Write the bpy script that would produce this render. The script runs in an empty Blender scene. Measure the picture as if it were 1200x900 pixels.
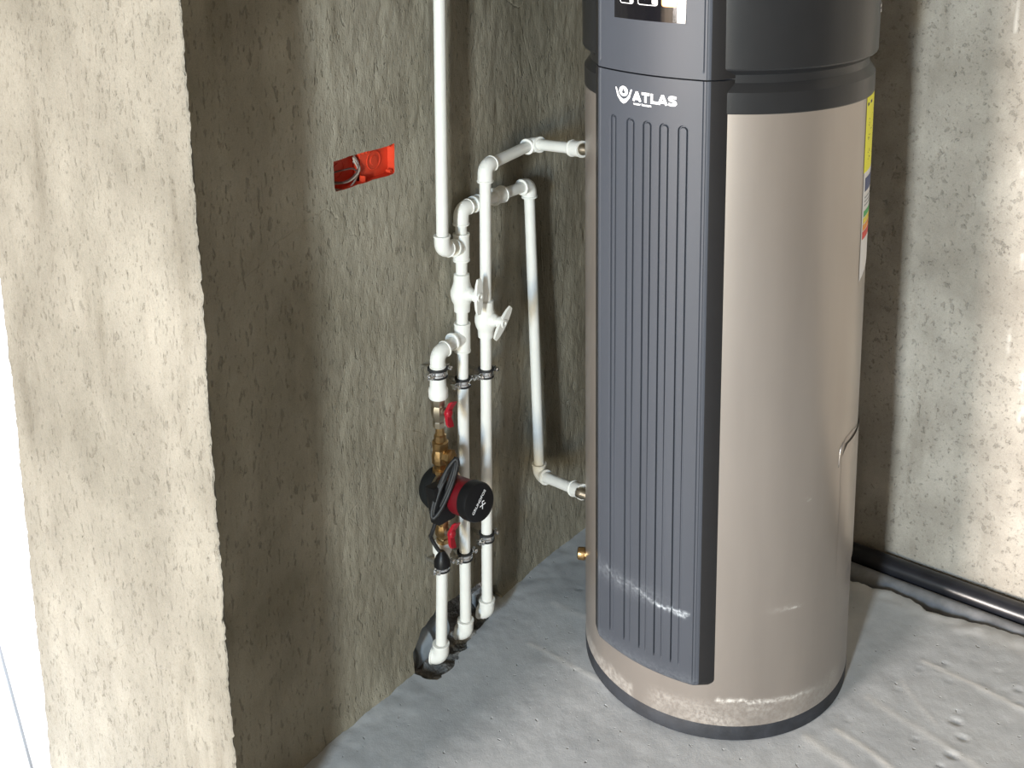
import bpy, bmesh, math, random
from mathutils import Vector, Matrix, noise
random.seed(7)
PI = math.pi
scene = bpy.context.scene
C = scene.collection

# ---------------------------------------------------------------- camera
cam_d = bpy.data.cameras.new('camera'); cam = bpy.data.objects.new('camera', cam_d); C.objects.link(cam)
right = Vector((.7963998, .6045904, -.0147567)); up = Vector((-.1068823, .1647206, .9805321)); back = Vector((.5952508, -.7793186, .1958035))
mw = Matrix.Identity(4)
for i in range(3):
    mw[i][0] = right[i]; mw[i][1] = up[i]; mw[i][2] = back[i]
mw[2][3] = 1.7916
cam.matrix_world = mw
cam_d.sensor_fit = 'HORIZONTAL'; cam_d.sensor_width = 36.0
cam_d.lens = 1345.85 * 36 / 1200
cam_d.shift_x = .0064; cam_d.shift_y = -.3010
cam_d.clip_start = .02; cam_d.clip_end = 60
scene.camera = cam
# ---------------------------------------------------------------- world, lights, exposure
scene.view_settings.view_transform = 'Standard'; scene.view_settings.look = 'None'
scene.view_settings.gamma = 1; scene.view_settings.use_curve_mapping = False
scene.view_settings.exposure = 0.0
w = bpy.data.worlds.new('world'); scene.world = w; w.use_nodes = True
bg = w.node_tree.nodes['Background']; bg.inputs[0].default_value = (.86, .93, 1, 1); bg.inputs[1].default_value = 5.0

def area(name, loc, target, sx, sy, power, col, spread=180):
    d = bpy.data.lights.new(name, 'AREA'); d.shape = 'RECTANGLE'; d.size = sx; d.size_y = sy
    d.energy = power; d.color = col; d.spread = math.radians(spread)
    o = bpy.data.objects.new(name, d); C.objects.link(o); o.location = loc
    o.rotation_euler = (Vector(target) - Vector(loc)).to_track_quat('-Z', 'Y').to_euler()
    return o
# daylight coming through the two window openings behind the photographer
area('daylight_cool_window', (-.10, -2.32, 1.80), (-1.1, 2.1, .1), .26, .9, 165, (.62, .81, 1.0))
area('daylight_cool_window_lower', (-.10, -2.32, .95), (-1.1, 2.2, 1.5), .26, .8, 96, (1, .90, .66))
area('daylight_warm_window', (-2.42, -5.0, 1.45), (-.8, 2.4, .7), 1.35, 2.0, 930, (1.0, .90, .83))

# ---------------------------------------------------------------- materials
def new_mat(name):
    m = bpy.data.materials.new(name); m.use_nodes = True
    nt = m.node_tree; b = nt.nodes['Principled BSDF']
    return m, nt, b
def N(nt, t, **k):
    n = nt.nodes.new(t)
    for a, v in k.items(): setattr(n, a, v)
    return n
def mapping(nt, scale, src='Object'):
    tc = N(nt, 'ShaderNodeTexCoord'); mp = N(nt, 'ShaderNodeMapping'); mp.inputs['Scale'].default_value = scale
    nt.links.new(tc.outputs[src], mp.inputs[0]); return mp.outputs[0]
def ntex(nt, vec, scale, detail=4, rough=.55):
    n = N(nt, 'ShaderNodeTexNoise'); n.inputs['Scale'].default_value = scale; n.inputs['Detail'].default_value = detail
    n.inputs['Roughness'].default_value = rough; nt.links.new(vec, n.inputs['Vector']); return n.outputs['Fac']
def ramp(nt, fac, stops):
    r = N(nt, 'ShaderNodeValToRGB'); e = r.color_ramp.elements
    e[0].position, e[0].color = stops[0][0], (*stops[0][1], 1)
    e[1].position, e[1].color = stops[1][0], (*stops[1][1], 1)
    for p, c in stops[2:]:
        x = e.new(p); x.color = (*c, 1)
    nt.links.new(fac, r.inputs[0]); return r.outputs[0]
def mixc(nt, a, b, fac, mode='MIX'):
    m = N(nt, 'ShaderNodeMix', data_type='RGBA', blend_type=mode)
    for s, v in ((0, fac), (6, a), (7, b)):
        if hasattr(v, 'links') or isinstance(v, bpy.types.NodeSocket): nt.links.new(v, m.inputs[s])
        elif isinstance(v, tuple): m.inputs[s].default_value = (*v, 1)
        else: m.inputs[s].default_value = v
    return m.outputs[2]
def mth(nt, op, a, b=None):
    m = N(nt, 'ShaderNodeMath', operation=op)
    for i, v in enumerate((a, b)):
        if v is None: continue
        if isinstance(v, (int, float)): m.inputs[i].default_value = v
        else: nt.links.new(v, m.inputs[i])
    return m.outputs[0]
def bump(nt, b, h, strength, dist, chain=None):
    n = N(nt, 'ShaderNodeBump'); n.inputs['Strength'].default_value = strength; n.inputs['Distance'].default_value = dist
    nt.links.new(h, n.inputs['Height'])
    if chain: nt.links.new(chain, n.inputs['Normal'])
    nt.links.new(n.outputs[0], b.inputs['Normal']); return n.outputs[0]

def plaster(name, lo, hi, streak=(1, 1, .3), pit=.5, cracks=True, ps=1.5, bs=1.0):
    m, nt, b = new_mat(name)
    v = mapping(nt, (1, 1, 1)); vs = mapping(nt, streak)
    big = ntex(nt, v, 2.2, 5, .6); fine = ntex(nt, vs, 95, 4, .7); grit = ntex(nt, v, 420, 2, .6)
    mid = ntex(nt, vs, 9, 5, .6)
    col = ramp(nt, big, [(.33, lo), (.66, hi)])
    col = mixc(nt, col, ramp(nt, mid, [(.3, (.74, .72, .70)), (.68, (1.10, 1.09, 1.08))]), .8, 'MULTIPLY')
    col = mixc(nt, col, ramp(nt, grit, [(.32, (.86, .86, .86)), (.68, (1.12, 1.12, 1.11))]), .6, 'MULTIPLY')
    pits = ramp(nt, ntex(nt, vs, 55 * ps, 3, .6), [(.61, (1, 1, 1)), (.67, (0, 0, 0))])
    pits2 = ramp(nt, ntex(nt, mapping(nt, (streak[0], streak[1], streak[2])), 130 * ps, 2, .5), [(.64, (1, 1, 1)), (.70, (0, 0, 0))])
    allp = mth(nt, 'MULTIPLY', pits, mth(nt, 'ADD', .4, mth(nt, 'MULTIPLY', pits2, .6)))
    col = mixc(nt, (.10, .09, .07), col, mth(nt, 'ADD', 1.0 - .55 * pit, mth(nt, 'MULTIPLY', allp, .55 * pit)))
    # old damp runs
    run = ramp(nt, ntex(nt, mapping(nt, (1, 1, .16)), 11, 4, .6), [(.58, (1, 1, 1)), (.72, (.70, .68, .65))])
    col = mixc(nt, col, run, .7, 'MULTIPLY')
    at = N(nt, 'ShaderNodeAttribute', attribute_name='dust'); col = mixc(nt, col, (.66, .63, .58), at.outputs['Fac'])
    nt.links.new(col, b.inputs['Base Color']); b.inputs['Roughness'].default_value = .95
    b.inputs['Specular IOR Level'].default_value = .2
    n = bump(nt, b, fine, .5 * bs, .005 * bs)
    n = bump(nt, b, pits, .7, .0025, n)
    n = bump(nt, b, pits2, .6, .0025, n)
    n = bump(nt, b, grit, .4, .0016, n)
    if cracks:
        vo = N(nt, 'ShaderNodeTexVoronoi', feature='DISTANCE_TO_EDGE'); vo.inputs['Scale'].default_value = 2.1
        wv = mixc(nt, v, N(nt, 'ShaderNodeTexNoise').outputs['Color'], .12)
        nt.links.new(wv, vo.inputs['Vector'])
        gate = ramp(nt, ntex(nt, v, 3.1, 2), [(.50, (0, 0, 0)), (.60, (1, 1, 1))])
        line = ramp(nt, vo.outputs['Distance'], [(.0, (1, 1, 1)), (.0045, (0, 0, 0))])
        k = mth(nt, 'MULTIPLY', line, gate)
        inv = mth(nt, 'SUBTRACT', 1.0, k)
        n = bump(nt, b, inv, .5, .002, n)
    return m
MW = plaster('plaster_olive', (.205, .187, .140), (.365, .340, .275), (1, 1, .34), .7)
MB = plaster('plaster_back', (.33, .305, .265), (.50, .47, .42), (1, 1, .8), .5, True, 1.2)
MP = plaster('plaster_pier', (.150, .143, .120), (.222, .213, .184), (1, 1, .40), .7, True, 1.9, 1.5)

m, nt, b = new_mat('concrete_floor'); MF = m
v = mapping(nt, (1, 1, 1))
col = ramp(nt, ntex(nt, v, 2.6, 6, .6), [(.32, (.33, .345, .36)), (.68, (.46, .475, .485))])
col = mixc(nt, col, ramp(nt, ntex(nt, v, 17, 4, .65), [(.3, (.88, .88, .88)), (.7, (1.08, 1.08, 1.08))]), .8, 'MULTIPLY')
at = N(nt, 'ShaderNodeAttribute', attribute_name='dust')
col = mixc(nt, col, (.68, .66, .62), mth(nt, 'MULTIPLY', at.outputs['Fac'], .55))
pitv = ramp(nt, ntex(nt, v, 62, 2, .5), [(.69, (1, 1, 1)), (.76, (0, 0, 0))])
col = mixc(nt, (.17, .17, .165), col, mixc(nt, (.6,) * 3, (1, 1, 1), pitv))
nt.links.new(col, b.inputs['Base Color']); b.inputs['Roughness'].default_value = .8
b.inputs['Specular IOR Level'].default_value = .3
n = bump(nt, b, ntex(nt, mapping(nt, (1.5, 1, 1)), 26, 5, .6), .22, .006)
n = bump(nt, b, pitv, .6, .003, n); bump(nt, b, ntex(nt, v, 300, 2, .6), .25, .0012, n)

def simple(name, col, rough=.5, metal=0, bumpy=None, spec=.5, var=0, coat=0):
    m, nt, b = new_mat(name)
    b.inputs['Roughness'].default_value = rough; b.inputs['Metallic'].default_value = metal
    b.inputs['Specular IOR Level'].default_value = spec; b.inputs['Coat Weight'].default_value = coat
    v = mapping(nt, (1, 1, 1))
    c = tuple(x * (1 - var) for x in col); c2 = tuple(min(1, x * (1 + var)) for x in col)
    nt.links.new(ramp(nt, ntex(nt, v, 30, 4), [(.3, c), (.7, c2)]), b.inputs['Base Color'])
    if bumpy: bump(nt, b, ntex(nt, v, bumpy[0], 3), bumpy[1], bumpy[2])
    return m
M_ppr = simple('white_plastic', (.80, .79, .74), .38, 0, (60, .1, .001), .5, .03)
M_brass = simple('brass', (.46, .30, .14), .34, 1, (90, .5, .002), .5, .35)
M_nickel = simple('nickelled_brass', (.42, .37, .29), .36, 1, None, .5, .2)
M_steel = simple('zinc_steel', (.78, .79, .80), .25, 1, None, .5, .1)
M_rub = simple('black_rubber', (.012, .012, .013), .55)
M_red = simple('red_plastic', (.36, .006, .018), .42)
M_mred = simple('red_enamel', (.135, .004, .009), .42, 0, None, .5, .1)
M_blk = simple('black_plastic', (.007, .007, .008), .42, 0, None, .3)
M_insul = simple('black_insulation', (.010, .011, .011), .8, 0, (260, .3, .001), .2)
M_box = simple('red_box_plastic', (.62, .055, .02), .45, 0, None, .5, .12)
M_wire = simple('grey_wire', (.33, .29, .24), .45)
M_wire2 = simple('dark_wire', (.10, .06, .05), .45)
M_drain = simple('grey_drain_plastic', (.30, .34, .38), .45, 0, (20, .1, .002), .5, .15)
M_hose = simple('black_hose', (.016, .017, .022), .28, 0, (14, .12, .004), .5, .2)
M_hose2 = simple('grey_duct', (.20, .205, .215), .5, 0, (14, .2, .004), .4, .25)
M_mortar = simple('mortar', (.20, .185, .165), .95, 0, (45, .9, .02), .2, .4)
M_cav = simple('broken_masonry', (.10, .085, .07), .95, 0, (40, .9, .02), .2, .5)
M_white = simple('white_frame', (.85, .85, .85), .4)
M_ext = simple('white_render', (.86, .86, .86), .9)
M_rod = simple('grey_rod', (.25, .25, .26), .6)
M_room = simple('room_plaster', (.21, .175, .13), .95, 0, (40, .4, .01), .2, .15)
M_logo = simple('white_print', (.86, .86, .88), .5)
M_glassblk = simple('display_black', (.006, .006, .008), .09, 0, None, .6, 0, .6)
M_iconw = simple('icon_white', (.75, .75, .75), .3)
M_icono = simple('icon_orange', (.85, .30, .08), .3)
M_icony = simple('icon_yellow', (.95, .72, .35), .3)
M_cap = simple('cap_plastic', (.013, .014, .0155), .30, 0, (160, .10, .0006), .38, .05)
M_side = simple('cover_side_plastic', (.011, .011, .012), .45, 0, None, .4, .05)
M_ring = simple('base_rubber', (.019, .022, .028), .6, 0, (60, .3, .002), .4, .3)
M_yel = simple('yellow_label', (.97, .95, .015), .5)
M_lab = simple('white_label', (.82, .83, .86), .5)
M_g = simple('label_green', (.05, .45, .12), .5); M_y = simple('label_yellow', (.9, .75, .05), .5)
M_o = simple('label_orange', (.9, .35, .03), .5); M_r = simple('label_red', (.75, .04, .03), .5)
M_b = simple('label_blue', (.03, .06, .2), .5); M_ink = simple('label_ink', (.03, .03, .03), .6)

def dusty(name, base, dust, rough, metal, spec=.5, aniso=0):
    m, nt, b = new_mat(name)
    v = mapping(nt, (1, 1, .2))
    col = ramp(nt, ntex(nt, v, 9, 4), [(.3, tuple(x * .94 for x in base)), (.7, tuple(x * 1.05 for x in base))])
    at = N(nt, 'ShaderNodeAttribute', attribute_name='dust')
    br = ntex(nt, mapping(nt, (1, 1, 1)), 130, 4, .7)
    f = mth(nt, 'MULTIPLY', at.outputs['Fac'], ramp(nt, br, [(.38, (.1, .1, .1)), (.6, (1, 1, 1))]))
    nt.links.new(mixc(nt, col, dust, f), b.inputs['Base Color'])
    nt.links.new(mth(nt, 'ADD', rough, mth(nt, 'MULTIPLY', f, .3)), b.inputs['Roughness'])
    nt.links.new(mth(nt, 'MULTIPLY', mth(nt, 'SUBTRACT', 1.0, f), metal), b.inputs['Metallic'])
    b.inputs['Specular IOR Level'].default_value = spec
    return m
M_body = dusty('champagne_metal', (.34, .308, .280), (.64, .645, .62), .34, .70)
M_cover = dusty('cover_plastic', (.042, .048, .060), (.40, .44, .48), .48, 0, .28)

# ---------------------------------------------------------------- helpers
def link(name, bm, mat, parent=None, smooth=False, auto=None):
    me = bpy.data.meshes.new(name)
    bmesh.ops.recalc_face_normals(bm, faces=bm.faces)
    bm.to_mesh(me); bm.free()
    for x in (mat if isinstance(mat, (list, tuple)) else [mat]): me.materials.append(x)
    if smooth or auto:
        for p in me.polygons: p.use_smooth = True
        if auto:
            try: me.set_sharp_from_angle(angle=math.radians(auto))
            except Exception: pass
    o = bpy.data.objects.new(name, me); C.objects.link(o)
    if parent: o.parent = parent; o.matrix_parent_inverse = Matrix.Translation(-parent.location)
    return o
def thing(name, label, cat, loc, group=None):
    o = bpy.data.objects.new(name, None); C.objects.link(o); o.location = loc; o.empty_display_size = .05
    o['label'] = label; o['category'] = cat
    if group: o['group'] = group
    return o
def struct(o, label=None):
    o['kind'] = 'structure'
    if label: o['label'] = label
    return o
def frame(d):
    d = d.normalized(); a = Vector((0, 0, 1)) if abs(d.z) < .9 else Vector((1, 0, 0))
    x = a.cross(d).normalized(); return x, d.cross(x)
def tube(bm, pts, r, seg=16, cap=True):
    pts = [Vector(p) for p in pts]; n = len(pts); rr = r if isinstance(r, (list, tuple)) else [r] * n
    x = None; rings = []
    for i, p in enumerate(pts):
        t = (pts[min(i + 1, n - 1)] - pts[max(i - 1, 0)]).normalized()
        if x is None: x, y = frame(t)
        else: x = (x - t * x.dot(t)).normalized(); y = t.cross(x)
        rings.append([bm.verts.new(p + (x * math.cos(2 * PI * k / seg) + y * math.sin(2 * PI * k / seg)) * rr[i]) for k in range(seg)])
    for a, b2 in zip(rings, rings[1:]):
        for k in range(seg): bm.faces.new((a[k], a[(k + 1) % seg], b2[(k + 1) % seg], b2[k]))
    if cap: bm.faces.new(rings[0][::-1]); bm.faces.new(rings[-1])
    return bm
def lathe_axis(bm, origin, d, prof, seg=24, cap=True):
    """prof = [(distance along d, radius)]"""
    o = Vector(origin); d = Vector(d).normalized(); x, y = frame(d); rings = []
    for t, r in prof:
        rings.append([bm.verts.new(o + d * t + (x * math.cos(2 * PI * k / seg) + y * math.sin(2 * PI * k / seg)) * r) for k in range(seg)])
    for a, b2 in zip(rings, rings[1:]):
        for k in range(seg): bm.faces.new((a[k], a[(k + 1) % seg], b2[(k + 1) % seg], b2[k]))
    if cap: bm.faces.new(rings[0][::-1]); bm.faces.new(rings[-1])
    return bm
def box(bm, lo, hi, bev=0):
    r = bmesh.ops.create_cube(bm, size=1)
    for vv in r['verts']:
        vv.co = Vector([(lo[i] + hi[i]) / 2 + vv.co[i] * (hi[i] - lo[i]) for i in range(3)])
    if bev:
        es = list({e for vv in r['verts'] for e in vv.link_edges})
        bmesh.ops.bevel(bm, geom=es, offset=bev, segments=2, affect='EDGES', profile=.6)
    return bm
def fbm(p, o=3):
    return noise.fractal(p, 1.0, 2.0, o)
def smooth01(x): x = max(0, min(1, x)); return x * x * (3 - 2 * x)
def inpoly(x, y, P):
    c = False; j = len(P) - 1
    for i in range(len(P)):
        if (P[i][1] > y) != (P[j][1] > y) and x < (P[j][0] - P[i][0]) * (y - P[i][1]) / (P[j][1] - P[i][1]) + P[i][0]: c = not c
        j = i
    return c
def nearest_on(x, y, P):
    best = (1e9, 0, 0)
    for i in range(len(P)):
        ax, ay = P[i]; bx, by = P[(i + 1) % len(P)]
        dx, dy = bx - ax, by - ay; L = dx * dx + dy * dy
        t = max(0, min(1, ((x - ax) * dx + (y - ay) * dy) / L)) if L else 0
        px, py = ax + t * dx, ay + t * dy; d = (px - x) ** 2 + (py - y) ** 2
        if d < best[0]: best = (d, px, py)
    return best
def roughen(P, step, amp, seed):
    out = []
    for i in range(len(P)):
        ax, ay = P[i]; bx, by = P[(i + 1) % len(P)]; n = max(1, int(math.hypot(bx - ax, by - ay) / step))
        for k in range(n):
            x = ax + (bx - ax) * k / n; y = ay + (by - ay) * k / n
            out.append((x + amp * noise.noise(Vector((x * 70, y * 70, seed))), y + amp * noise.noise(Vector((x * 70, y * 70, seed + 9)))))
    return out
def segd(x, y, a, b2):
    dx, dy = b2[0] - a[0], b2[1] - a[1]; t = max(0, min(1, ((x - a[0]) * dx + (y - a[1]) * dy) / (dx * dx + dy * dy)))
    return math.hypot(a[0] + t * dx - x, a[1] + t * dy - y)
def sheet(us, vs, fn, holes=(), attr=None, depth=None, deep=1):
    """grid over us x vs, fn(u,v)->Vector; cells inside a hole polygon are cut, the rim follows the polygon.
    depth: vector that the rims are extruded along."""
    bm = bmesh.new(); G = {}
    lay = bm.verts.layers.float.new('dust') if attr else None
    nu, nv = len(us), len(vs)
    bbs = [(min(p[0] for p in P), max(p[0] for p in P), min(p[1] for p in P), max(p[1] for p in P)) for P in holes]
    def cut(u, v):
        for P, b4 in zip(holes, bbs):
            if b4[0] <= u <= b4[1] and b4[2] <= v <= b4[3] and inpoly(u, v, P): return P
        return None
    keep = []
    touched = {}
    for i in range(nu - 1):
        for j in range(nv - 1):
            P = cut((us[i] + us[i + 1]) / 2, (vs[j] + vs[j + 1]) / 2)
            if P is None: keep.append((i, j))
            else:
                for q in ((i, j), (i + 1, j), (i + 1, j + 1), (i, j + 1)): touched[q] = P
    uv = {}
    for i, j in keep:
        for q in ((i, j), (i + 1, j), (i + 1, j + 1), (i, j + 1)):
            if q not in G:
                u, v = us[q[0]], vs[q[1]]
                if q in touched:
                    _, u, v = nearest_on(u, v, touched[q])
                G[q] = bm.verts.new(fn(u, v)); uv[q] = (u, v)
    if attr:
        for q, vert in G.items(): vert[lay] = attr(*uv[q])
    for i, j in keep:
        bm.faces.new((G[(i, j)], G[(i + 1, j)], G[(i + 1, j + 1)], G[(i, j + 1)]))
    if depth is not None:
        S = {G[q] for q in touched if q in G and touched[q] in list(holes)[:deep]}
        rim = [e for e in bm.edges if len(e.link_faces) == 1 and e.verts[0] in S and e.verts[1] in S]
        r = bmesh.ops.extrude_edge_only(bm, edges=rim)
        for vv in [g for g in r['geom'] if isinstance(g, bmesh.types.BMVert)]: vv.co += depth
    return bm
def rng(a, b2, s):
    n = max(1, round((b2 - a) / s)); return [a + (b2 - a) * i / n for i in range(n + 1)]
def arc_corner(p, d1, d2, r, n=7):
    """fillet points around corner p, arriving along d1, leaving along d2"""
    p = Vector(p); d1 = Vector(d1).normalized(); d2 = Vector(d2).normalized()
    ang = d1.angle(d2); t = r * math.tan(ang / 2)
    a = p - d1 * t; c = a + (d2 - d1 * d2.dot(d1)).normalized() * r
    out = []
    ax = d1.cross(d2).normalized(); v0 = a - c
    for i in range(n + 1): out.append(c + Matrix.Rotation(ang * i / n, 3, ax) @ v0)
    return out

# ================================================================ SETTING
# ---- left wall: plane X = -1.54
WX = -1.54
hole_w = roughen([(1.645, -.12), (1.643, .008), (1.647, .044), (1.671, .072), (1.695, .088), (1.731, .099), (1.77, .097), (1.815, .092), (1.863, .082), (1.905, .074), (1.950, .034), (1.963, .0), (1.96, -.12)], .012, .008, 3.)
box_h = roughen([(1.474, 1.150), (1.643, 1.146), (1.645, 1.2075), (1.476, 1.2095)], .02, .0025, 5.)
def lw(y, z):
    d = .006 * fbm(Vector((0, y * 2.2, z * 1.1)), 2) + .0045 * math.sin(y * 17 + .6 * math.sin(z * 2)) * .5
    d += .0013 * fbm(Vector((3, y * 30, z * 14)), 2) + .0013 * noise.noise(Vector((9, y * 85, z * 34)))
    k = noise.noise(Vector((4, y * 34, z * 12)))
    if k > .40: d -= (k - .40) * .006
    d += .022 * smooth01((.045 - z) / .05) * (0.35 + .3 * noise.noise(Vector((0, y * 12, 1))))     # mortar fillet at the floor
    e = max(abs(y - 1.5595) - .085, abs(z - 1.179) - .032, 0); d = d * smooth01(e / .03) + .001 * noise.noise(Vector((y * 90, z * 90, 2))) - .001
    return Vector((WX + d, y, z))
ys = rng(1.10, 2.66, .006) + [2.70]; zs = rng(-.13, 1.62, .008) + rng(1.62, 2.7, .06)[1:]
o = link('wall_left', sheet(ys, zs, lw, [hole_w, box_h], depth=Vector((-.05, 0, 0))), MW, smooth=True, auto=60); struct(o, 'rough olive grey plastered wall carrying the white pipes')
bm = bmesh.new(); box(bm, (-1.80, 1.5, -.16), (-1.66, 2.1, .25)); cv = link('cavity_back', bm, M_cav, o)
# ---- back wall: plane Y = 2.67
def bw(x, z):
    d = .006 * fbm(Vector((x * 2.1, 5, z * 1.4)), 2) + .0026 * fbm(Vector((x * 15, 7, z * 17)), 3)
    k = noise.noise(Vector((x * 23, 8, z * 30)))
    if k > .5: d -= (k - .5) * .012
    d += .0035 * max(0, .55 - abs(noise.noise(Vector((x * 5, 2, z * 11)))) * 9)
    return Vector((x, 2.67 - d, z))
xs = rng(-1.56, -1.0, .03) + rng(-1.0, -.28, .007)[1:] + rng(-.28, 1.7, .06)[1:]
zs = rng(-.10, 1.40, .008) + rng(1.40, 2.7, .06)[1:]
flecks = [((-.627, 1.46), (-.620, 1.373)), ((-.592, 1.085), (-.588, 1.05)), ((-.573, .868), (-.570, .828)), ((-.590, .684), (-.588, .622)), ((-.556, .594), (-.552, .54)), ((-.545, .50), (-.556, .46)), ((-.50, .9), (-.51, .8))]
def bdust(x, z):
    s = 0
    for a, b2 in flecks:
        d = segd(x, z, a, b2)
        if d < .03: s = max(s, math.exp(-((d + .003 * noise.noise(Vector((x * 60, z * 60, 0)))) / .003) ** 2) * .7)
    return s
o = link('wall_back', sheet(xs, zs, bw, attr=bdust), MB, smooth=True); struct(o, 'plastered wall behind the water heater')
# ---- floor
segs = [((-1.383, 1.867), (-1.13, 1.868), .0016, .006), ((-.72, 2.03), (-.50, 1.97), .0022, .006), ((-.64, 2.34), (-.35, 2.312), .002, .006),
        ((-.70, 2.16), (-.45, 2.10), .0012, .009), ((-1.42, 2.02), (-1.2, 2.03), .0009, .008), ((-.66, 2.25), (-.56, 2.17), .0012, .004),
        ((-1.0, 1.55), (-.4, 1.50), .001, .01), ((-.76, 1.98), (-.52, 1.90), .0015, .01)]
pitl = [(-.53, 2.197, .010), (-.577, 2.31, .006), (-.506, 2.16, .009), (-.606, 2.332, .005), (-.582, 2.10, .006), (-.535, 2.225, .006), (-.64, 2.31, .006), (-.51, 2.10, .010),
        (-.45, 2.37, .008), (-.50, 2.40, .006), (-.47, 2.35, .006), (-.60, 2.36, .006), (-.55, 2.40, .005), (-.71, 2.07, .006), (-.66, 2.22, .005), (-.52, 2.06, .008), (-.44, 2.33, .005),
        (-1.28, 1.72, .005), (-1.22, 1.62, .004), (-1.30, 1.80, .004), (-1.35, 1.95, .005), (-1.1, 1.70, .004), (-1.4, 2.1, .006), (-1.46, 2.3, .006), (-1.44, 2.24, .005), (-1.2, 1.75, .004), (-1.25, 1.86, .005)]
FE = [(-1.6, 2.52), (-.95, 2.525), (-.872, 2.528), (-.831, 2.533), (-.772, 2.543), (-.735, 2.542), (-.712, 2.530), (-.692, 2.519), (-.645, 2.526), (-.62, 2.538), (-.592, 2.545), (-.556, 2.550), (-.483, 2.559), (-.3, 2.565), (1.7, 2.565)]
def fedge(x):
    for (a, ya), (b2, yb) in zip(FE, FE[1:]):
        if a <= x <= b2: break
    return ya + (yb - ya) * (x - a) / (b2 - a) + .004 * noise.noise(Vector((x * 60, 2, 0))) + .002 * noise.noise(Vector((x * 140, 2, 0)))
def ffn(x, y):
    z = .0022 * fbm(Vector((x * 4, y * 4, 0)), 2) + .0008 * fbm(Vector((x * 22, y * 22, 0)), 2)
    wob = .01 * noise.noise(Vector((x * 7, y * 7, 3)))
    for a, b2, h, wd in segs:
        d = segd(x, y + wob, a, b2)
        if d < .03: z += h * math.exp(-(d / wd) ** 2) * (.6 + .8 * noise.noise(Vector((x * 30, y * 30, 5))))
    for px, py, r in pitl:
        d = math.hypot((x - px) * .8, y - py)
        if d < 2.4 * r: z += -.55 * r * math.exp(-(d / r * 1.3) ** 2) + .12 * r * math.exp(-((d - 1.3 * r) / (.4 * r)) ** 2)
    if x < -1.40:       # rough rubble strip beside the pipe hole and the wall foot
        k = smooth01((-1.40 - x) / .10); z += k * .0018 * fbm(Vector((x * 28, y * 28, 1)), 3)
    if y > 2.47: z += smooth01((y - 2.47) / .06) * .006 * noise.noise(Vector((x * 26, y * 26, 2)))
    return z
def fdust(x, y):
    s = 0
    wob = .01 * noise.noise(Vector((x * 7, y * 7, 3)))
    for a, b2, h, wd in segs:
        d = segd(x, y + wob, a, b2)
        if d < .04: s = max(s, math.exp(-(d / wd) ** 2) * h / .0022)
    s += .45 * smooth01((y - 2.46) / .06)
    return min(1, s)
hole_f = roughen([(-1.60, 1.618), (-1.544, 1.640), (-1.508, 1.638), (-1.480, 1.652), (-1.474, 1.699), (-1.485, 1.737), (-1.500, 1.788), (-1.508, 1.837), (-1.516, 1.894), (-1.60, 1.93)], .010, .012, 8.)
xs = rng(-1.60, -.28, .007) + rng(-.28, 1.7, .08)[1:]; ysf = rng(-2.45, 1.0, .09) + rng(1.0, 2.50, .007)[1:]
bm = sheet(xs, ysf, lambda x, y: Vector((x, y, ffn(x, y))), [hole_f], attr=fdust, depth=Vector((0, 0, -.05)))
lay = bm.verts.layers.float['dust']
# jagged far edge above the pipe channel
prev = None
for x in xs:
    cols = []
    ye = fedge(x)
    for t in (0, .35, .7, 1.0):
        y = 2.50 + (ye - 2.50) * t; vv = bm.verts.new((x, y, ffn(x, y) - (.003 if t == 1 else 0))); vv[lay] = fdust(x, y); cols.append(vv)
    vv = bm.verts.new((x, ye + .004, -.10)); cols.append(vv)
    if prev:
        for a in range(4): bm.faces.new((prev[a], cols[a], cols[a + 1], prev[a + 1]))
    prev = cols
bmesh.ops.remove_doubles(bm, verts=bm.verts, dist=.0004)
o = link('floor', bm, MF, smooth=True, auto=50); struct(o, 'grey screeded concrete floor')
def rough_patch(name, x0, x1, y0, y1, zf, step, mat, parent):
    bm = sheet(rng(x0, x1, step), rng(y0, y1, step), lambda x, y: Vector((x, y, zf(x, y))))
    return link(name, bm, mat, parent, smooth=True)
rough_patch('mortar_bed', -1.70, -1.45, 1.58, 2.0, lambda x, y: -.026 + .016 * fbm(Vector((x * 22, y * 22, 4)), 3) + .012 * smooth01((x + 1.53) / .05), .006, M_mortar, o)
bm = bmesh.new(); box(bm, (-1.6, 2.50, -.16), (1.7, 2.72, -.085)); link('channel_bed', bm, M_cav, o)
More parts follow.
